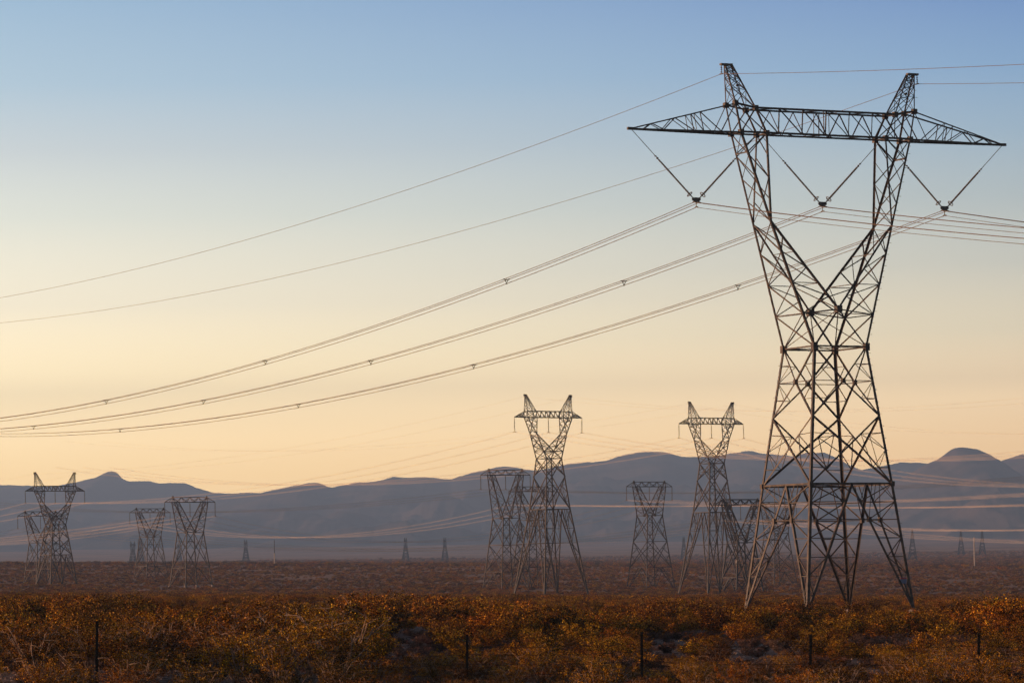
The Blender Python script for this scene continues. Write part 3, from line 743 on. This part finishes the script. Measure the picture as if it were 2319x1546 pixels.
span_set(tD, None, 6, WBb, 'leftwards off the picture from the short horned pylon at far left', off=off_dir(230, R(36)))
span_set(t1, None, 4.5, WD, 'leftwards from the largest flat-topped pylon', shield=False, r=.018, off=off_dir(290, R(36), 4))
span_set(t1, None, 4, WD, 'rightwards from the largest flat-topped pylon', shield=False, off=off_dir(-300, R(33)))
span_set(t2, t7, 6.5, WBb, 'from the tangled flat-topped pylon to the smaller left one', shield=False, r=.018)
span_set(t2, None, 3, WBb, 'rightwards from the tangled flat-topped pylon', shield=False, r=.018, off=off_dir(-320, R(33)))
span_set(t3, t6, 9, WBb, 'from the lone flat-topped pylon to the left group', shield=False, r=.018)
span_set(t3, None, 5.2, WBb, 'rightwards from the lone flat-topped pylon', shield=False, r=.018, off=off_dir(-320, R(33)))
span_set(t4, None, 6, WD, 'leftwards from the dark stocky pylon', shield=False, r=.018, off=off_dir(320, R(33), 2))
span_set(t4, None, 5, WBb, 'rightwards from the dark stocky pylon', shield=False, r=.018, off=off_dir(-280, R(28)))
span_set(t5, t8, 8, WBb, 'from the pale pylon behind the big leg leftwards', shield=False, r=.018)
span_set(t5, None, 9.5, WBb, 'rightwards from the pale pylon behind the big leg', shield=False, r=.018, off=off_dir(-320, R(33)))
span_set(t6, None, 5, WBb, 'leftwards from the rightmost pylon of the left group', shield=False, r=.018, off=off_dir(320, R(36)))
span_set(t7, None, 5, WBb, 'leftwards from the smaller pylon of the left group', shield=False, r=.018, off=off_dir(260, R(36)))
span_set(t8, None, 5, WD, 'leftwards from the overlapped pylon at far left', shield=False, r=.018, off=off_dir(260, R(36)))
# long low wires between the far towers
fl = [(farinfo[3], farinfo[0]), (farinfo[0], farinfo[1]), (farinfo[1], farinfo[2]), (farinfo[2], farinfo[6]), (farinfo[6], farinfo[7]), (farinfo[7], farinfo[8]), (farinfo[8], farinfo[9])]
desc = ['first', 'second', 'third', 'fourth', 'fifth', 'sixth', 'seventh']
for k, (a, b_) in enumerate(fl):
    pa, pb = world_pts(a, 'phases')[1], world_pts(b_, 'phases')[1]; Ls = (pb-pa).length
    span(pa, pb, min(12, Ls*.035), WD, '%s faint wire from the left between the far hazy towers' % desc[k], .05, False, 'faint wires of the far towers')

# ------------------------------------------------------------------ poles
def pole(px, top, bot, D, lab, two):
    b0 = P(px, bot, D); h = (bot-top)*D/F; b0.z = P(px, bot, D).z
    root = empty('utility_pole', b0); tag(root, lab, 'pole')
    mb = MB(); zz = h*.45 if two else h
    mb.tube([Vector((0, 0, -1.5)), Vector((0, 0, zz))], [.32, .27], 10); mb.build('pole_shaft', M['wood'], root)
    if two:
        mb = MB(); mb.tube([Vector((0, 0, zz)), Vector((0, 0, h))], [.2, .15], 8); mb.build('pole_top', M['steel_dark'], root)
    mb = MB(); mb.bar(Vector((-.1, -1.6, h*.93)), Vector((.1, 1.6, h*.93)), .16); mb.build('cross_arm', M['wood'] if not two else M['steel_dark'], root)
    for y in (-1.4, 0, 1.4):
        mb = MB(); mb.tube([Vector((0, y, h*.93)), Vector((0, y, h*.93+.45))], [.1, .06], 6); mb.build('pin_insulator', M['porcelain'], root)
pole(622, 1222, 1276, 1900, 'thin pole with white lower half and dark top on the left plain', True)
pole(2207, 1216, 1275, 1900, 'thin pale pole standing between two faint towers at the right', False)
pole(1668, 1245, 1283, 1800, 'short pale pole glimpsed behind the dark stocky pylon', False)

# ------------------------------------------------------------------ fence
fx = [(-190, 1402, 97), (220, 1405, 97), (624, 1447, 97), (1058, 1437, 97), (1453, 1430, 97), (1836, 1436, 97), (2217, 1435, 97), (2600, 1436, 97)]
f0 = P(1160, 1437, 97); froot = empty('wire_fence', (0, 97, 0)); tag(froot, 'low fence of thin dark posts and barbed wire crossing the scrub in the foreground', 'fence')
tops = []
for k, (px, py, D) in enumerate(fx):
    t = P(px, py, D); tops.append(t); g = gz(t.x, D)-.3
    mb = MB(); lean = [.03, .05, -.02, .04, .02, .05, .06, .0][k]
    a, b = Vector((t.x-lean, 0, g)), Vector((t.x, 0, t.z))
    e1, e2 = Vector((1, 0, 0)), Vector((0, 1, 0))
    mb.quadbox(a, b, e1, e2, (-.036, .036), (-.006, .004)); mb.quadbox(a, b, e1, e2, (-.006, .006), (.004, .045))
    q = .1
    while q < (b-a).length-.05:
        p = L3(b, a, q/(b-a).length); mb.box(p+Vector((0, -.012, 0)), .02, .012, .02); q += .06
    mb.build('post', M['post'], froot)
def ftop(x):
    return float(np.interp(x, [t.x for t in tops], [t.z for t in tops]))
for k, dz in enumerate((.30, .50, .75, 1.0, 1.25)):
    pts = []
    for i in range(len(tops)-1):
        for j in range(12):
            t = j/12; p = L3(tops[i], tops[i+1], t); pts.append(Vector((p.x, -.02, p.z-dz-.05*4*t*(1-t))))
    mb = MB(); mb.tube(pts, .005, 4)
    for p in pts[::1]:
        for s in (-1, 1): mb.tube([p+Vector((-.02, 0, s*-.03)), p+Vector((.02, 0, s*.03))], .003, 3)
    mb.build('barbed_wire', M['fence_wire'], froot)

# ------------------------------------------------------------------ scrub
def bush_mesh(seed, h, w, nst, nleaf, lsz, stems=True, open_=0.3, clumps=60):
    rng = random.Random(seed); sb = MB(); tips = []; 
    for i in range(nst):
        az = rng.uniform(0, 2*math.pi); tilt = rng.uniform(.15, 1.0)**.8; hh = h*rng.uniform(.62, 1.02)*(1-.18*tilt)
        rx = math.cos(az)*w*.5*tilt; ry = math.sin(az)*w*.5*tilt
        pts = [Vector((rng.uniform(-.05, .05), rng.uniform(-.05, .05), -.1))]; n = 7; ph = rng.uniform(0, 6)
        for j in range(1, n+1):
            t = j/n; pts.append(Vector((rx*t**1.15+.05*h*math.sin(3.7*t+ph), ry*t**1.15+.05*h*math.cos(4.3*t+ph), hh*t**.85)))
        if stems: sb.tube(pts, [.021*(1-.8*k/n)+.004 for k in range(n+1)], 4, False)
        for j in range(3, n+1):
            for q in range(2 if j < n else 3):
                e = pts[j]+Vector((rng.uniform(-1, 1)*.2*w, rng.uniform(-1, 1)*.2*w, rng.uniform(-.05, .16)*h)); tips.append((pts[j], e))
                if stems and rng.random() < .6: sb.tube([pts[j], (pts[j]+e)/2+Vector((0, 0, .02)), e], [.006, .005, .003], 3, False)
    rng2 = np.random.RandomState(seed)
    tips = [t for t in tips if rng.random() > open_]
    n = nleaf; idx = rng2.randint(0, len(tips), n); t = rng2.uniform(.25, 1.1, n)
    A = np.array([tuple(x[0]) for x in tips])[idx]; B = np.array([tuple(x[1]) for x in tips])[idx]
    c = A+(B-A)*t[:, None]+rng2.normal(0, .018*w, (n, 3)); c[:, 2] = np.maximum(c[:, 2], .04)
    s = lsz*rng2.uniform(.6, 1.35, n)[:, None]
    d1 = rng2.normal(size=(n, 3)); d1[:, 2] += .5; d1 /= np.linalg.norm(d1, axis=1)[:, None]
    d2 = np.cross(d1, rng2.normal(size=(n, 3))); d2 /= np.linalg.norm(d2, axis=1)[:, None]
    v = np.empty((n, 4, 3)); v[:, 0] = c-d1*s*.6; v[:, 1] = c+d2*s*.33; v[:, 2] = c+d1*s*.6; v[:, 3] = c-d2*s*.33
    v = v.reshape(-1, 3)
    me = bpy.data.meshes.new('foliage'); me.vertices.add(n*4); me.vertices.foreach_set('co', v.ravel())
    me.loops.add(n*4); me.loops.foreach_set('vertex_index', np.arange(n*4)); me.polygons.add(n)
    me.polygons.foreach_set('loop_start', np.arange(0, n*4, 4)); me.polygons.foreach_set('loop_total', np.full(n, 4)); me.update(calc_edges=True)
    sm = None
    if stems:
        sm = bpy.data.meshes.new('stems'); sm.from_pydata([tuple(p) for p in sb.v], [], sb.f); sm.update(); sm.materials.append(M['bark'])
    return me, sm
rng = random.Random(7)
VAR = []
for k in range(7):
    fm, sm = bush_mesh(100+k, [1.6, 1.35, 1.75, 1.2, 1.5, 1.05, 1.85][k], [2.1, 1.9, 2.3, 1.8, 2.4, 1.6, 2.2][k], 16, 7500, .034, True, [.2, .45, .6, .15, .35, .1, .7][k])
    fm.materials.append(M['leaf']); VAR.append((fm, sm))
dry = []
for k in range(2):
    fm, sm = bush_mesh(300+k, .6, .9, 14, 1500, .04, True, .1); fm.materials.append(M['leaf_dry']); dry.append((fm, sm))
def patch(x, d):
    """bare gravelly openings in the scrub: (bearing, depression below the horizon and their half sizes)"""
    bx = CX+x/d*F; dep = 26400/d; lev = 1305.4-.0157*(bx-CX)
    for (qx, qy, rx, ry) in ((930, 1490, 75, 55), (880, 1530, 70, 20), (1560, 1458, 110, 14), (1490, 1475, 60, 20), (1720, 1486, 120, 26), (2050, 1466, 140, 20), (2200, 1456, 90, 12), (440, 1468, 60, 14), (100, 1470, 60, 10),
                             (700, 1466, 45, 12), (1700, 1530, 80, 16), (1480, 1530, 60, 16), (2230, 1520, 60, 16), (1240, 1480, 30, 10)):
        if ((bx-qx)/rx)**2+((dep-(qy-lev))/ry)**2 < 1: return True
    return noise.noise(Vector((x*.16, d*.07, 11))) < -.42
def hscale(x, d):
    """how tall the scrub grows here: low towards the right front and round the pylons, tall in a belt behind the fence"""
    bx = CX+x/d*F
    l = np.interp(d, [84, 95, 98, 150, 165, 205, 235, 306, 360, 480, 700, 1100, 4000], [.55, .8, 1.05, .95, .9, .85, .42, .34, .55, .6, .45, .5, .8])
    r = np.interp(d, [84, 96, 120, 150, 165, 205, 235, 306, 360, 480, 700, 1100, 4000], [.5, .55, .42, .45, .85, .85, .42, .34, .55, .6, .45, .5, .8])
    k = float(np.interp(bx+60*noise.noise(Vector((x*.2, d*.1, 2))), [780, 900], [0, 1]))
    v = l*(1-k)+r*k
    return float(v)*(1+.35*noise.noise(Vector((x*.11, d*.05, 21))))
pts = []; cell = {}
def free(x, y, r):
    i, j = int(math.floor(x/2.5)), int(math.floor(y/2.5))
    for a in (-1, 0, 1):
        for b in (-1, 0, 1):
            for (qx, qy, qr) in cell.get((i+a, j+b), ()):
                if (qx-x)**2+(qy-y)**2 < (min(r, qr))**2: return False
    cell.setdefault((i, j), []).append((x, y, r)); return True
near = []
tries = 0
while tries < 16000:
    tries += 1; d = math.sqrt(rng.uniform(84**2, 165**2)); x = rng.uniform(-.148, .148)*d
    if patch(x, d) or (abs(d-97) < .4): continue
    h_ = hscale(x, d)*rng.uniform(.75, 1.25)
    if rng.random() < .04: h_ = max(h_, .75)
    if free(x, d, .9+1.2*h_): near.append((x, d, h_))
near.sort(key=lambda p: p[1])
rest = near[290:]; near = near[:290]; dmax = near[-1][1]
print('near bushes', len(near), 'to', dmax)
def region(x, d):
    px = CX+x/d*F; 
    f = 'behind the fence' if d > 97 else 'before the fence'
    a = f+' at the far left' if px < 220 else f+', left of centre' if px < 1058 else f+', in the middle' if px < 1453 else f+', right of centre' if px < 1836 else f+' at the far right'
    return a
GB = 'creosote bushes in the foreground scrub'
for i, (x, d, s) in enumerate(near):
    k = rng.randrange(7)
    e = empty('creosote_bush', (x, d, gz(x, d)), rng.uniform(0, 6.28)); e.scale = (s, s, s*rng.uniform(.88, 1.1))
    row = 'low' if s < .6 else 'tall' if s > .95 else 'rounded'
    dist = 'behind the fence' if d > 97 else 'in front of the fence'
    tag(e, '%s amber bush %s' % (row, region(x, d)), 'bush', GB)
    fm, sm = VAR[k]
    for nme, md in (('foliage', fm), ('stems', sm)):
        o = bpy.data.objects.new(nme, md); o.parent = e; COL.objects.link(o)
# the rest of the scrub, out to the foot of the mountains: one object
SRC = []
def src(me):
    o = bpy.data.objects.new('scrub_clump', me); SRC.append(o)
for k in range(5):
    fm, _ = bush_mesh(500+k, [1.5, 1.3, 1.7, 1.2, 1.6][k], [2.3, 2.1, 2.5, 2.0, 2.6][k], 14, 4200, .055, False, .2); fm.materials.append(M['leaf']); src(fm)
for k in range(3):
    fm, _ = bush_mesh(600+k, 1.2, 2.2, 12, 900, .12, False, .15); fm.materials.append(M['leaf']); src(fm)
pos = []; scl = []; rot = []; idx = []
def addp(x, d, s, i):
    pos.append((x, d, gz(x, d)-.05)); scl.append(s); rot.append(rng.uniform(0, 6.28)); idx.append(i)
n = 0
for (x, d, h_) in rest: addp(x, d, h_, rng.randrange(5))
def dens(d): return float(np.interp(d, [150, 200, 320, 480, 700, 1000, 1800, 4200], [1/3.4, 1/3.4, 1/3.8, 1/5.2, 1/7.5, 1/12., 1/32., 1/80.]))
d = 164.0
while d < 4200:
    step = d*.012; area = .31*d*step
    for _ in range(int(area*dens(d)*1.25)):
        q = d+rng.uniform(0, step); x = rng.uniform(-.155, .155)*q
        if patch(x, q) or (noise.noise(Vector((x*.05, q*.02, 11))) < -.25 and rng.random() < .85): continue
        if math.hypot(x-26.05, q-309.7) < 8 and rng.random() < .8: continue
        s = hscale(x, q)*rng.uniform(.6, 1.45)
        if q > 1500 and rng.random() < .06: s *= 2.0
        addp(x, q, s, rng.randrange(5) if q < 420 else 5+rng.randrange(3))
    d += step
# dark taller clumps along the edge of the flat
for _ in range(420):
    px = rng.uniform(-40, 2360); D = rng.uniform(1650, 1800); x = PX(px, D)
    if noise.noise(Vector((px*.012, 0, 5))) > -.1: addp(x, D, rng.uniform(.8, 1.7), 5+rng.randrange(3))
print('scrub points', len(pos))
def instancer(name, pos, scl, rot, idx, src_objs, mats):
    me = bpy.data.meshes.new(name); me.vertices.add(len(pos)); me.vertices.foreach_set('co', np.array(pos, dtype=np.float32).ravel())
    for nme, arr, ty in (('sc', scl, 'FLOAT'), ('rz', rot, 'FLOAT'), ('ix', idx, 'INT')):
        at_ = me.attributes.new(nme, ty, 'POINT'); at_.data.foreach_set('value', np.array(arr, dtype=np.float32 if ty == 'FLOAT' else np.int32))
    o = bpy.data.objects.new(name, me); COL.objects.link(o)
    ng = bpy.data.node_groups.new(name+'_scatter', 'GeometryNodeTree')
    ng.interface.new_socket('Geometry', in_out='INPUT', socket_type='NodeSocketGeometry'); ng.interface.new_socket('Geometry', in_out='OUTPUT', socket_type='NodeSocketGeometry')
    nn = ng.nodes; ll = ng.links; gi = nn.new('NodeGroupInput'); go = nn.new('NodeGroupOutput')
    jn = nn.new('GeometryNodeJoinGeometry')
    for s_ in reversed(src_objs):
        oi = nn.new('GeometryNodeObjectInfo'); oi.inputs['Object'].default_value = s_; oi.inputs['As Instance'].default_value = True
        ll.new(oi.outputs['Geometry'], jn.inputs[0])
    iop = nn.new('GeometryNodeInstanceOnPoints'); iop.inputs['Pick Instance'].default_value = True
    def attr(nme, ty):
        a = nn.new('GeometryNodeInputNamedAttribute'); a.data_type = ty; a.inputs['Name'].default_value = nme; return a.outputs[0]
    ll.new(gi.outputs[0], iop.inputs['Points']); ll.new(jn.outputs[0], iop.inputs['Instance'])
    ll.new(attr('ix', 'INT'), iop.inputs['Instance Index']); ll.new(attr('sc', 'FLOAT'), iop.inputs['Scale'])
    cx = nn.new('ShaderNodeCombineXYZ'); ll.new(attr('rz', 'FLOAT'), cx.inputs['Z']); ll.new(cx.outputs[0], iop.inputs['Rotation'])
    ll.new(iop.outputs[0], go.inputs[0])
    md = o.modifiers.new('scatter', 'NODES'); md.node_group = ng
    return o
scrub = instancer('scrubland', pos, scl, rot, idx, SRC, None)
tag(scrub, 'dense brown desert scrub covering the plain behind the foreground bushes', 'scrub', kind='stuff')
# low dry weeds and loose stones in the openings
src2 = []
for fm, sm in dry:
    src2.append(bpy.data.objects.new('dry_weed', fm))
p2, s2_, r2_, i2 = [], [], [], []
for _ in range(1500):
    d = rng.uniform(90, 190); x = rng.uniform(-.148, .148)*d
    p2.append((x, d, gz(x, d)-.02)); s2_.append(rng.uniform(.35, .95)); r2_.append(rng.uniform(0, 6.28)); i2.append(rng.randrange(2))
tag(instancer('dry_weeds', p2, s2_, r2_, i2, src2, None), 'low dry pinkish weeds between the foreground bushes', 'weeds', kind='stuff')
M['stone'] = mat('gravel_stone', (.20, .155, .15), .9, 0, (.38, .31, .30), 2)
stones = []
for k in range(3):
    mb = MB(); rr_k = random.Random(k); n0 = 0
    for a in range(4):
        for b in range(7):
            th_ = math.pi*(a+.5)/4; ph = 2*math.pi*b/7; q = rr_k.uniform(.75, 1.15)
            mb.v.append(Vector((q*math.sin(th_)*math.cos(ph)*1.2, q*math.sin(th_)*math.sin(ph)*.9, q*math.cos(th_)*.6)))
    for a in range(3):
        for b in range(7): mb.f.append((a*7+b, (a+1)*7+b, (a+1)*7+(b+1) % 7, a*7+(b+1) % 7))
    mb.f.append(tuple(range(7))); mb.f.append(tuple(reversed(range(21, 28))))
    mm = bpy.data.meshes.new('stone'); mm.from_pydata([tuple(v*.1) for v in mb.v], [], mb.f); mm.update(); mm.materials.append(M['stone'])
    stones.append(bpy.data.objects.new('stone', mm))
p3, s3, r3, i3 = [], [], [], []
for _ in range(14000):
    d = rng.uniform(94, 190); x = rng.uniform(-.148, .148)*d
    p3.append((x, d, gz(x, d))); s3.append(rng.uniform(.15, .7)**1.5+(.8 if rng.random() < .02 else 0)); r3.append(rng.uniform(0, 6.28)); i3.append(rng.randrange(3))
tag(instancer('gravel', p3, s3, r3, i3, stones, None), 'loose pale stones scattered over the bare ground', 'gravel', kind='stuff')

# ------------------------------------------------------------------ haze
x0, x1, y0, y1, z0, z1 = -12000, 12000, -5000, 17600, -12.0, 900.0
hb = MB(); hb.box(Vector(((x0+x1)/2, (y0+y1)/2, (z0+z1)/2)), x1-x0, y1-y0, z1-z0)
hm = bpy.data.materials.new('haze_air'); hm.use_nodes = True; t = hm.node_tree; t.nodes.clear()
pv = t.nodes.new('ShaderNodeVolumePrincipled'); pv.inputs['Density'].default_value = 1.25e-4; pv.inputs['Color'].default_value = (.335, .575, 1.0, 1); pv.inputs['Anisotropy'].default_value = 0.1
ho = t.nodes.new('ShaderNodeOutputMaterial'); t.links.new(pv.outputs[0], ho.inputs['Volume'])
hz = hb.build('haze', hm); hz['kind'] = 'stuff'
